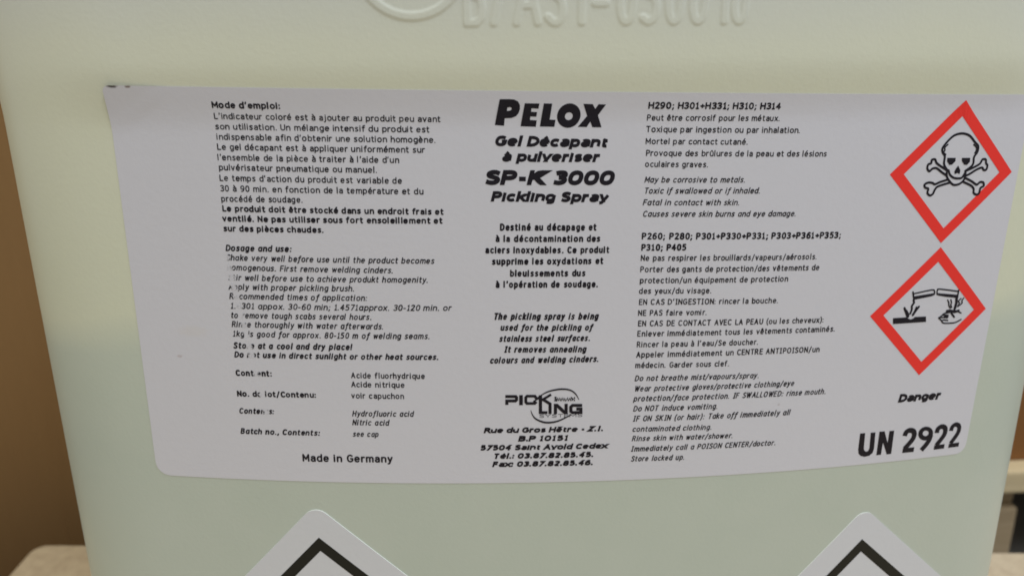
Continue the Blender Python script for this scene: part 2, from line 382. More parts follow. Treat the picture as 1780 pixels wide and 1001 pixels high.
#        stroke/cap, slant, gap, caps, jitter, single-storey italic letters
STY = {'N': (.165, 0, 2.45, 'round', .30, False), 'B': (.225, 0, 2.95, 'round', .28, False),
       'I': (.165, .20, 2.4, 'round', .26, True), 'J': (.215, .20, 2.8, 'round', .26, True),
       'M': (.200, 0, 2.7, 'round', .1, False), 'D': (.31, .18, 3.5, 'flat', .05, False),
       'H': (.305, .24, 3.6, 'flat', .10, False), 'X': (.36, .13, 4.7, 'flat', 0, False),
       'U': (.245, .06, 3.2, 'flat', 0, False), 'Y': (.14, 0, 3.4, 'flat', 0, False)}
SPC = {'H': 4.6, 'U': 2.2}
rnd = random.Random(3)
def text(I, sty, s, u0, u1, v0, v1, cap):
    wf, slant, gap, caps, jit, it = STY[sty]
    if it: s = s.replace('a', 'ɑ').replace('f', 'ƒ')
    w = wf*cap; e = (cap-w)/7.0                      # unit height in mm
    def Y(y): return w/2+y*e
    xs = []; x = 0.; tot = 0.; fixed = 0.
    for k, ch in enumerate(s):
        if ch == ' ': xs.append((x, fixed)); fixed += SPC.get(sty, 3.7)*e; continue
        g = G[ch]; j = rnd.uniform(-jit, jit)
        xs.append((x, fixed+j*e)); x += g[0]; fixed += gap*e + (.25*e if ch in "il.,:;'!" else 0)
    last = s[-1]; fixed -= gap*e
    room = (u1-u0) - w - slant*cap*(.5 if s[-1].islower() or s[-1] in '.:' else 1.)
    sx = (room-fixed)/x
    if sx < .45*e:                                   # very tight: squeeze the gaps as well
        k = room/(fixed+x*.6*e); sx = .6*e*k; gs = k
    else: gs = 1.
    ux = u0+w/2
    nrm = (v1-v0)/max(1e-6, (u1-u0))
    if abs(nrm) < .004: nrm = 0; vb = (v0+v1)/2
    else: vb = v0
    for ch, (a, b) in zip(s, xs):
        if ch == ' ': continue
        wj = w*rnd.uniform(.92, 1.10) if jit > .1 else w
        for st in G[ch][1]:
            lev = tuple(len(st) <= 3 and min(abs(q[1]-y_) for y_ in (0, 7, 5, 7.3, -2)) < .01 for q in (st[0], st[-1]))
            if cap > 2.4 and len(st) > 3: st = smoothpts(st, 3)
            pts = []
            for px, py in st:
                yy = Y(py); xx = ux+a*sx+b*gs+px*sx+slant*yy
                pts.append((xx, vb+yy+nrm*(xx-u0)))
            I.stroke(pts, wj, 'round' if ch in ".:,;'!" else caps, cut=lev)

# label text: style, words, left, right, baseline left/right, capital height (mm on the label)
TEXT=[('#', 'directions_text'), ('B', "Mode d'emploi:", -94.47, -77.12, 49.81, 49.81, 1.71), ('N', "L'indicateur coloré est à ajouter au produit peu avant", -94.25, -37.21, 47.18, 47.05, 1.6), ('N', 'son utilisation. Un mélange intensif du produit est', -94.27, -40.06, 44.59, 44.45, 1.62), ('N', "indispensable afin d'obtenir une solution homogène.", -94.24, -38.53, 41.96, 41.94, 1.63), ('N', 'Le gel décapant est à appliquer uniformément sur', -94.29, -41.32, 39.41, 39.42, 1.64), ('N', "l'ensemble de la pièce à traiter à l'aide d'un", -94.51, -47.93, 36.69, 36.83, 1.65), ('N', 'pulvérisateur pneumatique ou manuel.', -94.39, -53.63, 34.19, 34.19, 1.67), ('N', "Le temps d'action du produit est variable de", -94.45, -47.36, 31.43, 31.51, 1.68), ('N', '30 à 90 min. en fonction de la température et du', -94.51, -41.92, 28.69, 28.84, 1.69), ('N', 'procédé de soudage.', -94.52, -73.16, 26.05, 26.19, 1.71), ('B', 'Le produit doit être stocké dans un endroit frais et', -94.51, -36.71, 23.47, 23.52, 1.72), ('B', 'ventilé. Ne pas utiliser sous fort ensoleillement et', -94.72, -37.06, 20.83, 21.13, 1.73), ('B', 'sur des pièces chaudes.', -94.69, -68.11, 18.17, 18.31, 1.74), ('#', 'dosage_text'), ('J', 'Dosage and use:', -94.73, -76.89, 12.87, 12.99, 1.81), ('I', 'Shake very well before use until the product becomes', -94.76, -39.32, 10.24, 10.43, 1.7), ('I', 'homogenous. First remove welding cinders.', -94.76, -50.19, 7.59, 7.69, 1.71), ('I', 'Stir well before use to achieve produkt homogenity.', -94.76, -40.97, 4.83, 5.11, 1.72), ('I', 'Apply with proper pickling brush.', -94.92, -60.68, 2.22, 2.47, 1.74), ('I', 'Recommended times of application:', -94.82, -57.46, -0.4, -0.14, 1.75), ('I', '1.4301 appox. 30-60 min; 1.4571approx. 30-120 min. or', -94.86, -34.93, -3.13, -2.7, 1.76), ('I', 'to remove tough scabs several hours.', -94.98, -56.41, -5.8, -5.5, 1.77), ('I', 'Rinse thoroughly with water afterwards.', -94.96, -53.27, -8.39, -8.17, 1.79), ('I', '1kg is good for approx. 80-150 m of welding seams.', -94.95, -40.78, -11.13, -10.83, 1.8), ('J', 'Store at a cool and dry place!', -95.09, -61.89, -14.63, -14.28, 1.91), ('J', 'Do not use in direct sunlight or other heat sources.', -95.07, -38.46, -17.24, -16.9, 1.83), ('#', 'contents_text'), ('B', 'Contient:', -95.04, -84.83, -22.72, -22.61, 1.86), ('N', 'Acide fluorhydrique', -62.77, -42.52, -22.54, -22.53, 1.76), ('N', 'Acide nitrique', -62.9, -48.17, -25.24, -25.23, 1.77), ('B', 'No. de lot/Contenu:', -95.24, -72.83, -28.93, -28.65, 1.8), ('N', 'voir capuchon', -63.05, -48.34, -28.63, -28.61, 1.79), ('J', 'Contents:', -95.18, -84.95, -34.18, -34.04, 1.82), ('I', 'Hydrofluoric acid', -63.08, -45.74, -34.09, -34.0, 1.81), ('I', 'Nitric acid', -63.21, -52.71, -36.83, -36.81, 1.83), ('J', 'Batch no., Contents:', -95.29, -72.41, -40.47, -40.33, 1.85), ('I', 'see cap', -63.24, -55.81, -40.36, -40.38, 1.75), ('#', 'origin_text'), ('M', 'Made in Germany', -77.95, -52.1, -48.6, -48.39, 2.48), ('#', 'product_name_text'), ('H', 'Gel Décapant', -23.74, 5.57, 41.3, 41.09, 2.71), ('H', 'à pulveriser', -21.87, 3.6, 37.41, 37.37, 2.64), ('H', 'SP-K 3000', -26.48, 8.11, 31.43, 31.4, 3.86), ('H', 'Pickling Spray', -24.57, 6.42, 27.1, 26.95, 2.72), ('#', 'purpose_text'), ('B', 'Destiné au décapage et', -22.08, 3.5, 19.36, 19.38, 1.97), ('B', 'à la décontamination des', -23.2, 4.62, 16.31, 16.35, 1.89), ('B', 'aciers inoxydables. Ce produit', -25.91, 7.15, 13.27, 13.23, 1.91), ('B', 'supprime les oxydations et', -24.13, 5.67, 10.13, 10.25, 1.92), ('B', 'bleuissements dus', -19.35, 0.97, 6.87, 6.87, 1.94), ('B', "à l'opération de soudage.", -23.11, 4.65, 3.8, 3.74, 1.96), ('#', 'purpose_text_italic'), ('J', 'The pickling spray is being', -23.68, 5.15, -5.25, -5.39, 2.01), ('J', 'used for the pickling of', -21.84, 3.67, -8.37, -8.56, 1.93), ('J', 'stainless steel surfaces.', -22.09, 3.2, -11.61, -11.62, 1.94), ('J', 'It removes annealing', -20.69, 2.17, -14.74, -14.89, 1.96), ('J', 'colours and welding cinders.', -24.66, 5.85, -17.97, -17.83, 1.98), ('#', 'address_text'), ('H', 'Rue du Gros Hêtre - Z.I.', -26.22, 8.12, -39.1, -38.98, 1.75), ('H', 'B.P 10151', -16.43, -1.64, -41.77, -41.76, 1.83), ('H', '57504 Saint Avold Cedex', -27.3, 9.5, -44.55, -44.45, 1.78), ('H', 'Tél.: 03.87.82.85.45.', -23.62, 5.63, -47.21, -47.15, 1.79), ('H', 'Fax: 03.87.82.85.46.', -23.72, 5.59, -49.8, -49.75, 1.8), ('#', 'hazard_statement_text'), ('B', 'H290; H301+H331; H310; H314', 15.26, 50.74, 50.91, 50.85, 1.79), ('N', 'Peut être corrosif pour les métaux.', 15.19, 50.94, 47.98, 47.86, 1.6), ('N', 'Toxique par ingestion ou par inhalation.', 15.2, 56.98, 45.03, 44.84, 1.62), ('N', 'Mortel par contact cutané.', 15.32, 42.72, 41.99, 41.86, 1.59), ('N', 'Provoque des brûlures de la peau et des lésions', 15.54, 65.37, 38.99, 38.66, 1.61), ('N', 'oculaires graves.', 15.54, 32.44, 36.14, 36.0, 1.61), ('I', 'May be corrosive to metals.', 15.53, 43.17, 32.08, 31.94, 1.63), ('I', 'Toxic if swallowed or if inhaled.', 15.6, 47.62, 29.17, 28.98, 1.65), ('I', 'Fatal in contact with skin.', 15.53, 42.16, 26.1, 25.88, 1.63), ('I', 'Causes severe skin burns and eye damage.', 15.65, 58.64, 23.04, 22.63, 1.65), ('#', 'precaution_text'), ('B', 'P260; P280; P301+P330+P331; P303+P361+P353;', 15.76, 72.73, 16.89, 16.21, 1.91), ('B', 'P310; P405', 15.8, 28.29, 13.79, 13.71, 1.9), ('N', 'Ne pas respirer les brouillards/vapeurs/aérosols.', 15.82, 66.25, 11.0, 10.39, 1.71), ('N', 'Porter des gants de protection/des vêtements de', 15.98, 67.38, 7.85, 7.26, 1.72), ('N', 'protection/un équipement de protection', 16.05, 58.36, 4.74, 4.27, 1.73), ('N', 'des yeux/du visage.', 15.96, 36.4, 1.77, 1.51, 1.7), ('N', "EN CAS D'INGESTION: rincer la bouche.", 16.11, 56.22, -1.38, -1.92, 1.72), ('N', 'NE PAS faire vomir.', 16.07, 35.6, -4.52, -4.75, 1.72), ('N', 'EN CAS DE CONTACT AVEC LA PEAU (ou les cheveux):', 16.18, 70.78, -7.57, -8.25, 1.75), ('N', 'Enlever immédiatement tous les vêtements contaminés.', 16.24, 74.72, -10.56, -11.15, 1.77), ('N', "Rincer la peau à l'eau/Se doucher.", 16.27, 51.59, -13.74, -14.07, 1.77), ('N', 'Appeler immédiatement un CENTRE ANTIPOISON/un', 16.22, 70.66, -16.78, -17.19, 1.8), ('#', 'precaution_text_italic'), ('N', 'médecin. Garder sous clef.', 16.13, 43.57, -19.92, -20.27, 1.76), ('I', 'Do not breathe mist/vapours/spray.', 16.2, 52.99, -23.85, -24.3, 1.78), ('I', 'Wear protective gloves/protective clothing/eye', 16.3, 64.11, -27.01, -27.35, 1.8), ('I', 'protection/face protection. IF SWALLOWED: rinse mouth.', 16.24, 74.57, -30.07, -30.53, 1.82), ('I', 'Do NOT induce vomiting.', 16.26, 41.4, -33.16, -33.36, 1.82), ('I', 'IF ON SKIN (or hair): Take off immediately all', 16.37, 64.02, -36.31, -36.56, 1.84), ('I', 'contaminated clothing.', 16.43, 40.2, -39.54, -39.87, 1.76), ('I', 'Rinse skin with water/shower.', 16.48, 46.92, -42.52, -42.91, 1.78), ('I', 'Immediately call a POISON CENTER/doctor.', 16.39, 60.57, -45.84, -46.11, 1.8), ('I', 'Store locked up.', 16.49, 32.74, -49.01, -49.17, 1.8), ('#', 'signal_word_text'), ('D', 'Danger', 99.07, 114.1, -35.14, -35.31, 2.77), ('#', 'logo_text'), ('Y', 'SYSTEMS', -10.55, 1.75, -34.43, -34.36, 1.03)]
STROKES=[['skull_line', 0.5, [(103.49, 34.18), (102.42, 34.99), (101.45, 36.38), (101.31, 38.45), (100.5, 39.37), (100.12, 40.51), (100.91, 41.86), (102.45, 43.52), (103.89, 44.32), (105.98, 44.57), (108.27, 43.92), (110.26, 42.22), (111.61, 41.06), (111.68, 39.46), (110.87, 38.09), (110.98, 36.23), (110.1, 35.18), (108.75, 34.28)]], ['skull_line', 0.5, [(103.27, 34.51), (103.93, 33.34), (105.18, 32.48), (106.71, 32.22), (108.03, 32.43), (108.85, 33.81)]], ['skull_line', 0.5, [(102.74, 33.92), (103.3, 32.43), (104.98, 30.81), (106.15, 30.41), (107.72, 30.75), (108.9, 31.94), (108.96, 33.81)]], ['skull_line', 0.35, [(101.65, 41.62), (100.85, 40.82), (101.0, 40.04), (100.69, 39.46), (101.49, 38.9)]], ['skull_line', 0.35, [(110.08, 41.54), (111.14, 40.7), (111.22, 39.78), (110.9, 39.24)]], ['skull_fill', 0, [(102.21, 37.98), (104.9, 37.94), (104.98, 37.02), (104.08, 36.11), (103.23, 36.03), (102.28, 37.06)]], ['skull_fill', 0, [(106.91, 37.91), (109.65, 37.87), (109.76, 36.81), (108.95, 35.94), (108.0, 36.05), (107.08, 37.08)]], ['skull_fill', 0, [(106.15, 35.8), (107.13, 34.45), (107.06, 33.42), (106.29, 33.76), (105.53, 33.45), (105.18, 34.15), (105.64, 35.07)]], ['skull_line', 0.5, [(102.9, 34.47), (100.51, 35.71), (99.0, 36.65), (98.4, 37.57), (97.36, 37.49), (97.32, 36.58), (96.44, 36.23), (96.39, 35.08), (97.2, 34.38), (97.98, 35.06), (99.28, 35.18), (101.09, 34.09), (102.78, 33.13)]], ['skull_line', 0.5, [(109.07, 34.32), (111.21, 35.16), (113.2, 36.2), (113.79, 37.35), (114.91, 37.33), (115.24, 36.3), (115.83, 35.69), (115.69, 34.52), (114.81, 34.44), (114.11, 35.11), (112.44, 34.58), (110.46, 33.45), (109.04, 32.87)]], ['skull_line', 0.5, [(103.55, 31.96), (101.09, 31.31), (99.6, 30.73), (98.72, 31.12), (97.37, 31.24), (96.3, 30.7), (96.67, 29.86), (97.69, 29.51), (97.64, 28.35), (98.58, 27.63), (99.46, 28.08), (99.88, 29.23), (100.78, 30.15), (104.37, 31.1)]], ['skull_line', 0.5, [(108.92, 32.41), (111.46, 31.33), (113.34, 30.34), (114.32, 31.03), (115.47, 30.86), (115.79, 29.91), (114.84, 29.36), (114.7, 27.94), (113.95, 27.49), (112.84, 27.99), (112.58, 29.18), (111.43, 30.15), (108.49, 31.3)]], ['acid_line', 0.38, [(98.53, -0.91), (104.37, -0.05), (105.29, -0.45), (105.47, -1.12), (104.79, -1.69), (98.82, -2.54)]], ['acid_fill', 0, [(98.75, -2.79), (98.56, -1.72), (105.35, -1.06), (105.26, -1.77), (104.63, -1.98)]], ['acid_line', 0.46, [(98.16, -0.39), (98.93, -2.85)]], ['acid_line', 0.57, [(98.77, -2.89), (99.08, -3.67), (98.54, -4.65), (98.72, -5.68), (98.39, -6.94)]], ['acid_fill', 0, [(92.9, -8.01), (97.47, -8.01), (97.98, -8.4), (98.82, -8.75), (99.67, -8.49), (100.15, -8.06), (103.92, -8.12), (104.23, -9.79), (93.21, -9.82)]], ['acid_line', 0.61, [(96.19, -5.14), (96.85, -6.34), (97.67, -7.87)]], ['acid_line', 0.38, [(96.98, -5.84), (97.88, -7.16), (97.96, -7.93)]], ['acid_line', 0.61, [(100.93, -4.99), (100.31, -5.87), (99.37, -7.45)]], ['acid_line', 0.38, [(100.15, -4.99), (99.64, -6.5), (99.22, -7.24)]], ['acid_line', 0.38, [(113.66, -1.0), (107.05, 0.06), (106.32, -0.25), (106.37, -1.11), (107.17, -1.72), (113.68, -2.79)]], ['acid_fill', 0, [(106.43, -1.12), (113.63, -2.02), (113.72, -3.0), (109.35, -2.39), (107.2, -1.87)]], ['acid_line', 0.46, [(113.64, -0.64), (113.67, -3.05)]], ['acid_line', 0.76, [(113.36, -2.93), (113.61, -4.48), (113.44, -6.22)]], ['acid_line', 0.38, [(110.42, -3.47), (110.99, -4.33), (111.14, -5.11), (111.78, -6.02)]], ['acid_line', 0.38, [(111.5, -3.43), (111.92, -4.38), (111.81, -4.99), (112.27, -5.84)]], ['acid_line', 0.38, [(114.99, -3.28), (114.27, -4.01), (114.69, -4.65), (114.33, -5.45)]], ['acid_line', 0.38, [(115.9, -3.18), (115.43, -3.97), (115.67, -4.6), (115.09, -5.19), (114.38, -5.66)]], ['acid_line', 0.38, [(116.34, -9.83), (114.73, -10.56), (113.31, -10.73), (110.5, -10.6), (109.68, -9.92), (110.19, -9.59), (111.68, -9.84)]], ['acid_line', 0.38, [(111.44, -8.94), (108.87, -8.73), (108.45, -8.91), (109.66, -9.82)]], ['acid_line', 0.38, [(111.53, -8.22), (109.6, -8.05), (108.83, -8.52)]], ['acid_line', 0.38, [(109.56, -7.84), (110.35, -7.48), (111.76, -7.36), (112.53, -6.84), (114.0, -6.98), (115.92, -7.77)]], ['acid_line', 0.68, [(110.81, -6.89), (111.94, -6.8), (113.49, -7.31), (114.88, -6.98)]], ['acid_line', 0.53, [(112.43, -7.5), (113.02, -8.16), (113.75, -8.88)]], ['acid_line', 0.46, [(110.32, -8.51), (111.5, -8.64)]], ['diamond0', 0, [(104.55, 53.39), (124.6, 33.67), (105.35, 13.87), (84.7, 33.76)]], ['diamond1', 0, [(105.23, 12.53), (124.45, -6.98), (105.04, -26.82), (85.14, -6.82)]], ['logo', 0.77, [(-20.05, -27.79), (-17.25, -27.81), (-17.03, -28.12), (-17.02, -28.83), (-17.3, -29.15), (-19.72, -29.12), (-19.71, -30.21)]], ['logo', 0.9, [(-15.77, -27.52), (-15.73, -30.33)]], ['logo', 0.71, [(-11.43, -28.44), (-11.89, -27.76), (-14.09, -27.74), (-14.42, -28.12), (-14.39, -29.56), (-14.05, -29.96), (-11.85, -29.98), (-11.49, -29.54)]], ['logo', 0.39, [(-12.25, -29.42), (-10.84, -28.45)]], ['logo', 0.8, [(-10.32, -27.62), (-10.19, -33.05)]], ['logo', 0.64, [(-10.97, -28.45), (-10.27, -27.83)]], ['logo', 0.62, [(-9.92, -28.96), (-8.52, -28.13), (-7.4, -27.38)]], ['logo', 0.75, [(-9.54, -28.82), (-7.55, -30.19), (-7.47, -33.17)]], ['logo', 0.75, [(-10.42, -32.81), (-8.33, -32.84)]], ['logo', 0.8, [(-5.93, -33.2), (-6.0, -30.64), (-5.59, -30.65), (-3.29, -32.96), (-2.9, -32.97), (-2.99, -30.34)]], ['logo', 0.8, [(1.48, -30.82), (-1.14, -30.76), (-1.62, -31.22), (-1.58, -32.57), (-1.06, -32.98), (1.3, -33.03), (1.26, -31.92), (0.08, -31.9)]], ['swoosh', 0, [(-10.85, -28.03), (-8.94, -26.8), (-7.02, -26.1), (-4.44, -25.75), (-2.09, -26.07), (-0.48, -27.22), (0.59, -29.0)]], ['swoosh', 1, [(-12.94, -32.09), (-12.42, -33.52), (-11.48, -34.74), (-9.63, -35.67), (-8.05, -35.96), (-6.09, -35.77), (-4.14, -35.09), (-1.56, -33.71)]], ['logo', 0.28, [(-6.31, -28.17), (-5.92, -28.18), (-6.17, -28.59), (-5.84, -28.81), (-6.28, -29.22), (-5.69, -29.31), (-5.52, -28.39), (-5.24, -29.31), (-5.0, -28.4), (-4.65, -29.32), (-4.48, -28.48), (-4.26, -29.26), (-3.96, -28.42), (-3.67, -29.34), (-3.44, -28.57), (-3.15, -29.42), (-2.66, -28.44), (-2.43, -29.37), (-2.07, -28.6), (-1.78, -29.31), (-1.62, -28.32), (-1.08, -28.83), (-1.45, -29.31)]], ['logo', 0.28, [(-0.71, -28.27), (-0.63, -28.7)]], ['logo', 0.28, [(-0.71, -28.98), (-0.67, -29.4)]], ['title_fill', 0, [[(-22.43, 52.96), (-20.28, 53.01), (-18.85, 52.93), (-17.89, 52.48), (-17.37, 51.62), (-17.32, 50.63), (-17.62, 49.63), (-18.31, 48.81), (-19.42, 48.37), (-21.11, 48.26), (-21.28, 46.41), (-23.59, 46.58)], [(-20.5, 50.91), (-19.87, 51.07), (-19.42, 50.86), (-19.45, 50.42), (-19.92, 50.17), (-20.59, 50.1)]]], ['title_fill', 0, [[(-16.14, 52.03), (-12.47, 52.01), (-12.67, 50.73), (-14.46, 50.81), (-14.5, 49.94), (-12.97, 49.86), (-13.17, 48.74), (-14.64, 48.79), (-14.75, 47.91), (-13.02, 47.83), (-13.21, 46.23), (-17.09, 46.32)]]], ['title_fill', 0, [[(-11.36, 52.05), (-9.25, 52.01), (-9.75, 48.04), (-8.27, 47.99), (-8.48, 46.26), (-12.18, 46.3)]]], ['title_fill', 0, [[(-1.92, 49.11), (-2.03, 48.43), (-2.28, 47.79), (-2.66, 47.2), (-3.16, 46.72), (-3.75, 46.35), (-4.4, 46.12), (-5.07, 46.03), (-5.74, 46.11), (-6.36, 46.33), (-6.91, 46.69), (-7.36, 47.17), (-7.69, 47.74), (-7.87, 48.39), (-7.91, 49.06), (-7.8, 49.74), (-7.55, 50.38), (-7.16, 50.95), (-6.67, 51.44), (-6.08, 51.8), (-5.44, 52.03), (-4.78, 52.11), (-4.12, 52.04), (-3.5, 51.82), (-2.95, 51.47), (-2.49, 50.99), (-2.16, 50.42), (-1.97, 49.78)], [(-3.92, 48.94), (-3.98, 48.64), (-4.14, 48.36), (-4.37, 48.15), (-4.65, 48.01), (-4.96, 47.96), (-5.27, 48.0), (-5.54, 48.14), (-5.75, 48.35), (-5.88, 48.62), (-5.92, 48.92), (-5.85, 49.22), (-5.7, 49.49), (-5.47, 49.71), (-5.18, 49.85), (-4.87, 49.9), (-4.56, 49.85), (-4.29, 49.72), (-4.08, 49.51), (-3.95, 49.24)]]], ['title_fill', 0, [[(-1.36, 52.02), (1.0, 51.97), (1.73, 50.8), (2.51, 51.96), (4.39, 51.91), (2.51, 49.24), (3.59, 46.22), (1.24, 46.23), (0.63, 47.65), (-0.22, 46.26), (-2.5, 46.3), (-0.24, 49.03)]]], ['number_fill', 0, [[(87.84, -44.34), (89.54, -44.34), (89.84, -49.26), (90.1, -50.17), (90.77, -50.7), (91.45, -50.53), (91.78, -49.63), (91.42, -44.38), (93.03, -44.41), (93.41, -49.97), (93.15, -51.31), (92.11, -52.19), (90.57, -52.4), (89.13, -51.95), (88.29, -51.1), (87.96, -49.67)]]], ['number_fill', 0, [[(94.38, -44.3), (96.16, -44.34), (97.84, -48.44), (97.83, -44.38), (99.47, -44.41), (99.72, -52.26), (98.17, -52.31), (96.19, -48.09), (96.16, -52.23), (94.57, -52.23)]]], ['number_line', 1.7, [(103.51, -46.38), (103.91, -45.25), (105.05, -44.82), (106.36, -45.33), (106.87, -46.59), (106.37, -48.3), (104.29, -50.83)]], ['number_line', 1.61, [(103.81, -51.57), (107.45, -51.59)]], ['number_fill', 0, [[(113.62, -46.76), (113.59, -47.28), (113.42, -47.76), (113.13, -48.17), (112.72, -48.51), (112.22, -48.74), (111.66, -48.85), (111.06, -48.85), (110.46, -48.73), (109.88, -48.5), (109.35, -48.16), (108.91, -47.74), (108.56, -47.26), (108.33, -46.75), (108.24, -46.22), (108.27, -45.7), (108.44, -45.22), (108.73, -44.81), (109.13, -44.48), (109.62, -44.25), (110.18, -44.13), (110.77, -44.13), (111.38, -44.25), (111.96, -44.48), (112.48, -44.81), (112.94, -45.22), (113.29, -45.7), (113.52, -46.22)], [(112.0, -46.51), (111.95, -46.83), (111.78, -47.09), (111.5, -47.28), (111.15, -47.35), (110.77, -47.31), (110.41, -47.17), (110.1, -46.93), (109.9, -46.62), (109.81, -46.29), (109.86, -45.98), (110.03, -45.71), (110.31, -45.53), (110.66, -45.45), (111.04, -45.49), (111.4, -45.64), (111.7, -45.88), (111.91, -46.18)]]], ['number_line', 1.7, [(112.91, -47.39), (112.58, -48.93), (111.71, -50.49), (110.49, -51.95)]], ['number_line', 1.61, [(114.95, -46.5), (115.21, -45.27), (116.35, -44.68), (117.63, -45.21), (118.04, -46.43), (117.65, -48.08), (115.71, -50.84)]], ['number_line', 1.52, [(115.11, -51.69), (118.53, -51.66)]], ['number_line', 1.48, [(120.14, -46.33), (120.45, -45.11), (121.47, -44.51), (122.69, -45.03), (123.12, -46.26), (122.77, -47.88), (120.95, -50.78)]], ['number_line', 1.43, [(120.45, -51.68), (123.93, -51.64)]]]

# ================================================================== THE JERRYCAN
can = empty('plastic_jerrycan', (0, .11, -.25), label='large milky green plastic jerrycan with a white printed label on its front', category='jerrycan')
def child(o):                       # geometry is written in scene coordinates; cancel the Empty's offset
    o.matrix_parent_inverse = Matrix.Translation(-can.location); return o
# shell: horizontal rings from the bottom edge up over the shoulder to the top
ZB, ZT = -250., 175.
front = []; s = -195.
while s < 195.1:
    front.append(s); s += .34 if -60 <= s < 48 else (2.0 if abs(s) < 110 else 3.0)
xe, ye, _ = plan(196.); DEPTH = 235.
ring = []                            # (x, y, nx, ny)
for a in front:
    x, y, t = plan(a); ring.append((x, y, math.sin(t), -math.cos(t), a))
ys = [ye+ (DEPTH-45-ye)*i/8 for i in range(1, 9)]
side = [(xe, y, 1, 0, 196.) for y in ys]
back = []
for i in range(1, 9):
    a = math.pi/2*i/8; back.append((xe-45+45*math.cos(a), DEPTH-45+45*math.sin(a), math.cos(a), math.sin(a), 196.))
bx = [xe-45-(2*(xe-45))*i/16 for i in range(1, 16)]
backm = [(x, DEPTH, 0, 1, 196.) for x in bx]
ring = ring+side+back+backm+[(-x, y, -nx, ny, s_) for x, y, nx, ny, s_ in back[::-1]]+[(-x, y, -nx, ny, s_) for x, y, nx, ny, s_ in side[::-1]]
lv = []                              # (z, inset)
for i in range(0, 9): a = math.pi/2*i/8; lv.append((ZB+14-14*math.cos(a), 14-14*math.sin(a)))
z = ZB+17
while z < 120: lv.append((z, 0)); z += .36 if 66 <= z < 90 else .6 if 66 <= z < 103 else (4.0 if not 44 < z < 66 else 1.5)
for i in range(1, 11): a = math.pi/2*i/10; lv.append((120+45*math.sin(a), 45-45*math.cos(a)))
# embossed marking and mould dial: low relief moulded into the same shell
def px2s(x): return -29.1+(x-810)*.14375
marks = []
for ch, cx_, wd in (('B',825,30),('7',862,30),('A',913,40),('S',960,30),('T',1005,34),('-',1037,22),('0',1081,27),('3',1121,27),('0',1164,27),('0',1206,27),('1',1250,14),('0',1279,25)):
    g = G[ch]; k = (wd*.14375-.6)/g[0]; c0 = px2s(cx_)-g[0]*k/2
    for st in (g[1] if ch != '1' else [[(.4,5.6),(1.7,7),(1.7,0)]]):
        pts = [(c0+x*k, 71.5+y*11.6/7) for x, y in st]
        marks.append((smoothpts(pts, 3) if ch in '03S' else pts, 1.1, .21))
DC = (-41.9, 86.1)
marks.append(([(DC[0]+13.0*math.cos(a*math.pi/36), DC[1]+13.0*math.sin(a*math.pi/36)) for a in range(73)], 1.2, .27))
for seg in ([(-43.0, 79.0), (-40.6, 94.6)], [(-43.2, 90.8), (-40.6, 94.6)], [(-37.8, 90.6), (-40.6, 94.6)]): marks.append((seg, .8, .15))
boxes = [(min(p[0] for p in m[0])-2, max(p[0] for p in m[0])+2, min(p[1] for p in m[0])-2, max(p[1] for p in m[0])+2) for m in marks]
def relief(s, z):
    best = 0.
    if not (66 < z < 103 and -60 < s < 48): return 0.
    for (pts, w, hgt), (a0, a1, b0, b1) in zip(marks, boxes):
        if s < a0 or s > a1 or z < b0 or z > b1: continue
        d = 9.
        for (ax, ay), (bx_, by) in zip(pts, pts[1:]):
            dx, dy = bx_-ax, by-ay; L = dx*dx+dy*dy
            q = 0 if L == 0 else min(1, max(0, ((s-ax)*dx+(z-ay)*dy)/L))
            d = min(d, math.hypot(s-ax-q*dx, z-ay-q*dy))
        best = max(best, hgt*(1-sm(w*.58, w*1.08, d)))
    return best
V = []
n = len(ring); nf = len(front)
for z, ins in lv:
    for i, (x, y, nx, ny, s_) in enumerate(ring):
        h2 = step(s_, z)-ins+(relief(s_, z) if i < nf else 0)
        V.append(((x+nx*h2)*MM, (y+ny*h2)*MM, z*MM))
parts = {'body': [], 'embossed_lettering': [], 'mould_date_dial': []}
for j in range(len(lv)-1):
    for i in range(n):
        key = 'body'
        if i < nf-1 and 66.5 <= lv[j][0] < 102.5 and -59.5 <= front[i] < 47.5: key = 'mould_date_dial' if front[i] < -29.6 else 'embossed_lettering'
        parts[key].append((j*n+i, j*n+(i+1) % n, (j+1)*n+(i+1) % n, (j+1)*n+i))
parts['body'] += [tuple(range(n))[::-1], tuple((len(lv)-1)*n+i for i in range(n))]
for key, fs in parts.items():
    used = sorted({v for f_ in fs for v in f_}); idx = {v: k for k, v in enumerate(used)}
    child(link(key, mesh(key, [V[v] for v in used], [tuple(idx[v] for v in f_) for f_ in fs], M_plastic, smooth=True), can))

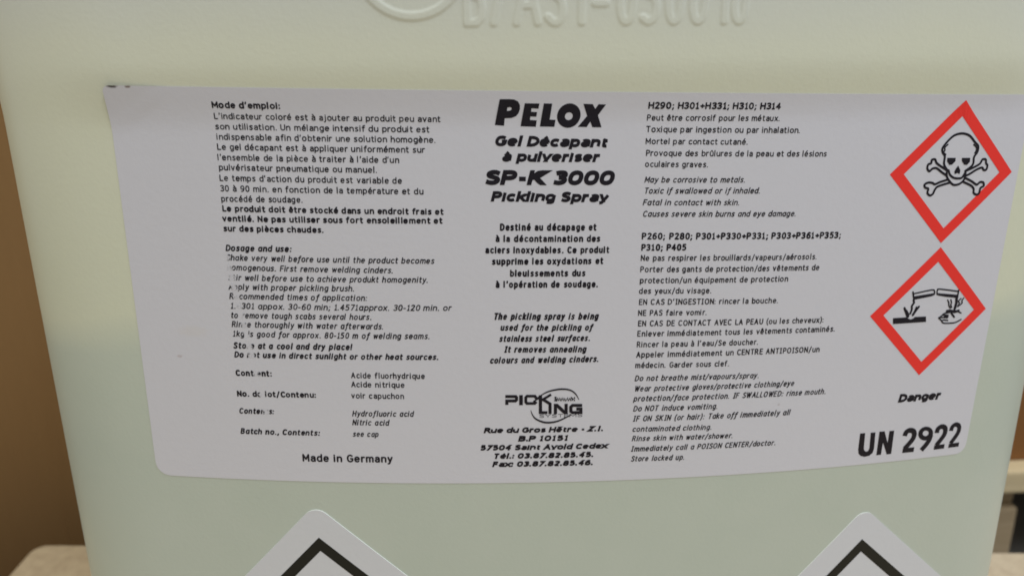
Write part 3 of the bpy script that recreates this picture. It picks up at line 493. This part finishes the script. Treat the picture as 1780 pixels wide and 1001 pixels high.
# ---------------------------------------------------------------- sheets stuck on the can
def sheet(name, outline, m, parent, surf, h, cell=1.6, edge=None):
    """paper sheet with thickness: dense grid clipped to a convex outline (list of (u,v), counter-clockwise)"""
    bm = bmesh.new()
    u0 = min(p[0] for p in outline); u1 = max(p[0] for p in outline); v0 = min(p[1] for p in outline); v1 = max(p[1] for p in outline)
    nu = int((u1-u0)/cell)+1; nv = int((v1-v0)/cell)+1
    g = [[bm.verts.new((u0+(u1-u0)*i/nu, v0+(v1-v0)*j/nv, 0)) for i in range(nu+1)] for j in range(nv+1)]
    for j in range(nv):
        for i in range(nu): bm.faces.new((g[j][i], g[j][i+1], g[j+1][i+1], g[j+1][i]))
    for a, b in zip(outline, outline[1:]+outline[:1]):
        d = Vector((b[0]-a[0], b[1]-a[1], 0))
        if d.length < 1e-6: continue
        bmesh.ops.bisect_plane(bm, geom=bm.verts[:]+bm.edges[:]+bm.faces[:], plane_co=(a[0], a[1], 0), plane_no=(d.y, -d.x, 0), clear_outer=True)
    uvl = bm.loops.layers.uv.new('UVMap')
    for f in bm.faces:
        for l in f.loops: l[uvl].uv = (l.vert.co.x/100, l.vert.co.y/100)
    be = [e for e in bm.edges if e.is_boundary]
    for e in be: e.smooth = False
    ring_ = bmesh.ops.extrude_edge_only(bm, edges=be)['geom']
    for f in [x for x in ring_ if isinstance(x, bmesh.types.BMFace)]:
        if edge: f.material_index = 1
        for l in f.loops: l[uvl].uv = (l.vert.co.x/100, l.vert.co.y/100)
    down = set(x for x in ring_ if isinstance(x, bmesh.types.BMVert))
    for v in bm.verts: v.co = Vector(surf(v.co.x, v.co.y, (-.02 if v in down else h)))
    bmesh.ops.recalc_face_normals(bm, faces=bm.faces[:])
    me = bpy.data.meshes.new(name); bm.to_mesh(me); bm.free(); me.materials.append(m)
    if edge: me.materials.append(edge)
    for p_ in me.polygons: p_.use_smooth = p_.material_index == 0
    o = link(name, me, parent); return o
def rounded(c, r, n=6):
    """convex polygon with rounded corners"""
    out = []
    m = len(c)
    rl = r
    for i in range(m):
        r = rl[i] if isinstance(rl, (list, tuple)) else rl
        p, a, b = Vector(c[i]), Vector(c[i-1]), Vector(c[(i+1) % m])
        d1, d2 = (a-p).normalized(), (b-p).normalized(); half = d1.angle(d2)/2
        t = r/math.tan(half); cen = p+(d1+d2).normalized()*r/math.sin(half)
        s0, s1_ = p+d1*t-cen, p+d2*t-cen; ang = s0.angle_signed(s1_)*-1
        a0 = math.atan2(s0.y, s0.x)
        for k in range(n+1): out.append((cen.x+r*math.cos(a0+ang*k/n), cen.y+r*math.sin(a0+ang*k/n)))
    return out
LW0, LW1 = -121.6, 127.0
label = sheet('label', rounded([(LW0, -55), (LW1, -55), (LW1, 55), (LW0, 55)], [4.2, 3.6, 3.0, 1.8]), M_paper, can, LP, .12, edge=None); child(label)
label['label'] = 'wide white paper label printed in black and red'
def lchild(o): return o            # sub-parts share the label's coordinates

cur = None; I = None
def flush():
    if I is not None and cur: I.build(cur, M_ink, label)
for row in TEXT:
    if row[0] == '#':
        flush(); cur = {'logo_text': 'logo_lettering'}.get(row[1], row[1].replace('_italic', '')); I = Ink(LP, .17); I.n = rnd.randint(0, 6); continue
    text(I, *row)
flush()

for nm, pre in (('title_text', 'title'), ('shipping_number_text', 'number')):
    I = Ink(LP, .17)
    for kind, w, pts in STROKES:
        if kind == pre+'_fill': I.poly(pts[0], pts[1:])
        if kind == pre+'_line': I.stroke(smoothpts(pts, 4), w, 'flat')
    I.build(nm, M_ink, label)
# pictograms on the label
def strip_diamond(I, c, wd, red=True):
    """diamond frame of even band, built from four mitred strips that follow the can"""
    cx_ = sum(p[0] for p in c)/4; cy_ = sum(p[1] for p in c)/4
    r = (c[1][0]-c[3][0]+c[0][1]-c[2][1])/4
    ri = r-wd*math.sqrt(2)
    dirs = [(0,1),(1,0),(0,-1),(-1,0)]
    for k in range(4):
        a, b = dirs[k], dirs[(k+1) % 4]; N_ = 16; i0 = None
        for j in range(N_+1):
            f = j/N_; d = (a[0]+(b[0]-a[0])*f, a[1]+(b[1]-a[1])*f); i = len(I.v)
            for q in (r, ri):
                u, v = cx_+d[0]*q, cy_+d[1]*q; I.v.append(I.surf(u, v, I.h)); I.uv.append((u/100, v/100))
            if i0 is not None: I.f.append((i0, i0+1, i+1, i))
            i0 = i
for k in (0, 1):
    c = next(x[2] for x in STROKES if x[0] == 'diamond%d' % k)
    I = Ink(LP, .18); strip_diamond(I, c, 3.05); I.build('diamond_border', M_red, label)
I = Ink(LP, .19)
for kind, w, pts in STROKES:
    if kind == 'skull_line': I.stroke(smoothpts(pts, 4), w*1.3)
    if kind == 'skull_fill': I.poly(pts)
I.build('skull_and_crossbones_symbol', M_ink, label)
I = Ink(LP, .19)
for kind, w, pts in STROKES:
    if kind == 'acid_line': I.stroke(smoothpts(pts, 3), w*1.15)
    if kind == 'acid_fill': I.poly(pts)
I.build('corrosion_symbol', M_ink, label)
I = Ink(LP, .19)
for kind, w, pts in STROKES:
    if kind == 'logo': I.stroke(pts, w*1.15, 'flat')
    if kind == 'swoosh':
        ws = [.22,.38,.48,.52,.46,.38,.16] if w == 0 else [.12,.30,.46,.56,.56,.52,.46,.3]
        ws2 = []; sp = smoothpts(pts, 5)
        for i in range(len(sp)):
            f = i/5; a = min(int(f), len(ws)-2); ws2.append(ws[a]+(ws[a+1]-ws[a])*(f-a))
        I.stroke(sp, 0, 'round', widths=ws2)
I.build('company_logo', M_ink, label)

# the two diamond hazard stickers lower down
def big_sticker(cu, cv, half, rot, band_off, lab):
    ca, sa = math.cos(rot), math.sin(rot)
    def q(u, v): return (cu+ca*u-sa*v, cv+sa*u+ca*v)
    out = rounded([q(half, 0), q(0, half), q(-half, 0), q(0, -half)], 4.2)
    st = sheet('hazard_sticker', out, M_sticker, can, P, .22, cell=3.0, edge=M_edge); child(st); st['label'] = lab
    I = Ink(P, .26); r = half-band_off; ri = r-4.55
    dirs = [(0,1),(1,0),(0,-1),(-1,0)]
    for k in range(4):
        a, b = dirs[k], dirs[(k+1) % 4]; i0 = None
        for j in range(41):
            f = j/40; i = len(I.v)
            for w_ in (r, ri):
                u, v = q((a[0]+(b[0]-a[0])*f)*w_, (a[1]+(b[1]-a[1])*f)*w_); I.v.append(P(u, v, .26)); I.uv.append((u/100, v/100))
            if i0 is not None: I.f.append((i0, i0+1, i+1, i))
            i0 = i
    I.build('diamond_border', M_black, st)
big_sticker(-74.6, -131.7, 71.0, math.radians(1.75), 10.95, 'white diamond sticker with a black border, below the left of the label')
big_sticker(94.1, -143.5, 71.0, math.radians(1.8), 11.25, 'white diamond sticker with a black border, below the right of the label')

# ================================================================== WHAT IT STANDS ON AND WHAT IS BEHIND
fl = link('floor', box_mesh('floor', -3, 3, -3, 3, -.50, -.4378, M_floor, 0), None, kind='structure')
# fibreboard sheet under the can
bm = bmesh.new()
poly = rounded([(-.333, -.30), (.46, -.37), (.515, .196), (-.325, .2830)], .010, 5)
top = [bm.verts.new((x, y, -.25)) for x, y in poly]; bm.faces.new(top)
ex = bmesh.ops.extrude_face_region(bm, geom=bm.faces[:])
bmesh.ops.translate(bm, vec=(0, 0, -.019), verts=[v for v in ex['geom'] if isinstance(v, bmesh.types.BMVert)])
bmesh.ops.recalc_face_normals(bm, faces=bm.faces[:]); bmesh.ops.bevel(bm, geom=[e for e in bm.edges if e.calc_length() > .0005 and abs(e.verts[0].co.z-e.verts[1].co.z) < 1e-5], offset=.002, segments=2, affect='EDGES')
me = bpy.data.meshes.new('base_board'); bm.to_mesh(me); bm.free(); me.materials.append(M_chip)
o = link('base_board', me, None, label='pale fibreboard sheet that the jerrycan stands on', category='board')

def pallet(name, ox, oy, ztop, rz, label_, m1, m2, W_=1.0, D_=.8):
    t = empty(name, (ox, oy, ztop-.144), label=label_, category='pallet', group='wooden pallets on the floor'); t.rotation_euler.z = rz
    # deck boards run along x, stringers along y, blocks, bottom boards along y
    deck = box_mesh('deck_board', 0, W_, 0, .1, .122, .144, m1, .0025)
    for i in range(6): d = link('deck_board', deck, t); d.location = (0, i*(D_-.1)/5, 0)
    st = box_mesh('stringer_board', 0, .1, 0, D_-.04, .100, .1215, m2, .002)
    bl = box_mesh('block', 0, .1, 0, .1, .0225, .0995, m2, .003)
    bt = box_mesh('bottom_board', 0, .1, 0, D_, 0, .022, m2, .002)
    for i in range(3):
        x = i*(W_-.1)/2
        for q, dy in ((st, .02), (bt, 0)): d = link(q.name, q, t); d.location = (x, dy, 0)
        for j in range(3): d = link('block', bl, t); d.location = (x, .012+j*(D_-.124)/2, 0)
    return t
pallet('wooden_pallet', -.56, -.52, -.2695, math.radians(-5.2), 'wooden pallet under the pale board and the jerrycan', M_wood, M_wood2, 1.1, .78)
pallet('wooden_pallet', .373, .382, -.293, 0, 'wooden pallet behind the right side of the jerrycan, carrying a brown carton', M_wood, M_wood2, 1.0, .8)

def carton(x0, x1, y0, y1, z0, z1, m, lab):
    t = empty('cardboard_box', ((x0+x1)/2, (y0+y1)/2, z0), label=lab, category='box', group='brown cartons behind the jerrycan')
    hx, hy, H = (x1-x0)/2, (y1-y0)/2, z1-z0
    link('carton_body', box_mesh('carton_body', -hx, hx, -hy, hy, 0, H, m, .003), t)
    for k in (-1, 1): link('flap', box_mesh('flap', -hx, hx, min(k*.002, k*hy), max(k*.002, k*hy), H+.0005, H+.0045, m, .001), t)
    link('packing_tape', box_mesh('packing_tape', -hx, hx, -.03, .03, H+.0048, H+.0054, M_tape, 0), t)
carton(-.80, .03, .345, .90, -.4375, .34, M_card, 'large brown cardboard box standing behind the left side of the jerrycan')
carton(.385, 1.25, .400, 1.05, -.2928, .30, M_card2, 'dark brown cardboard box on the pallet behind the right side of the jerrycan')
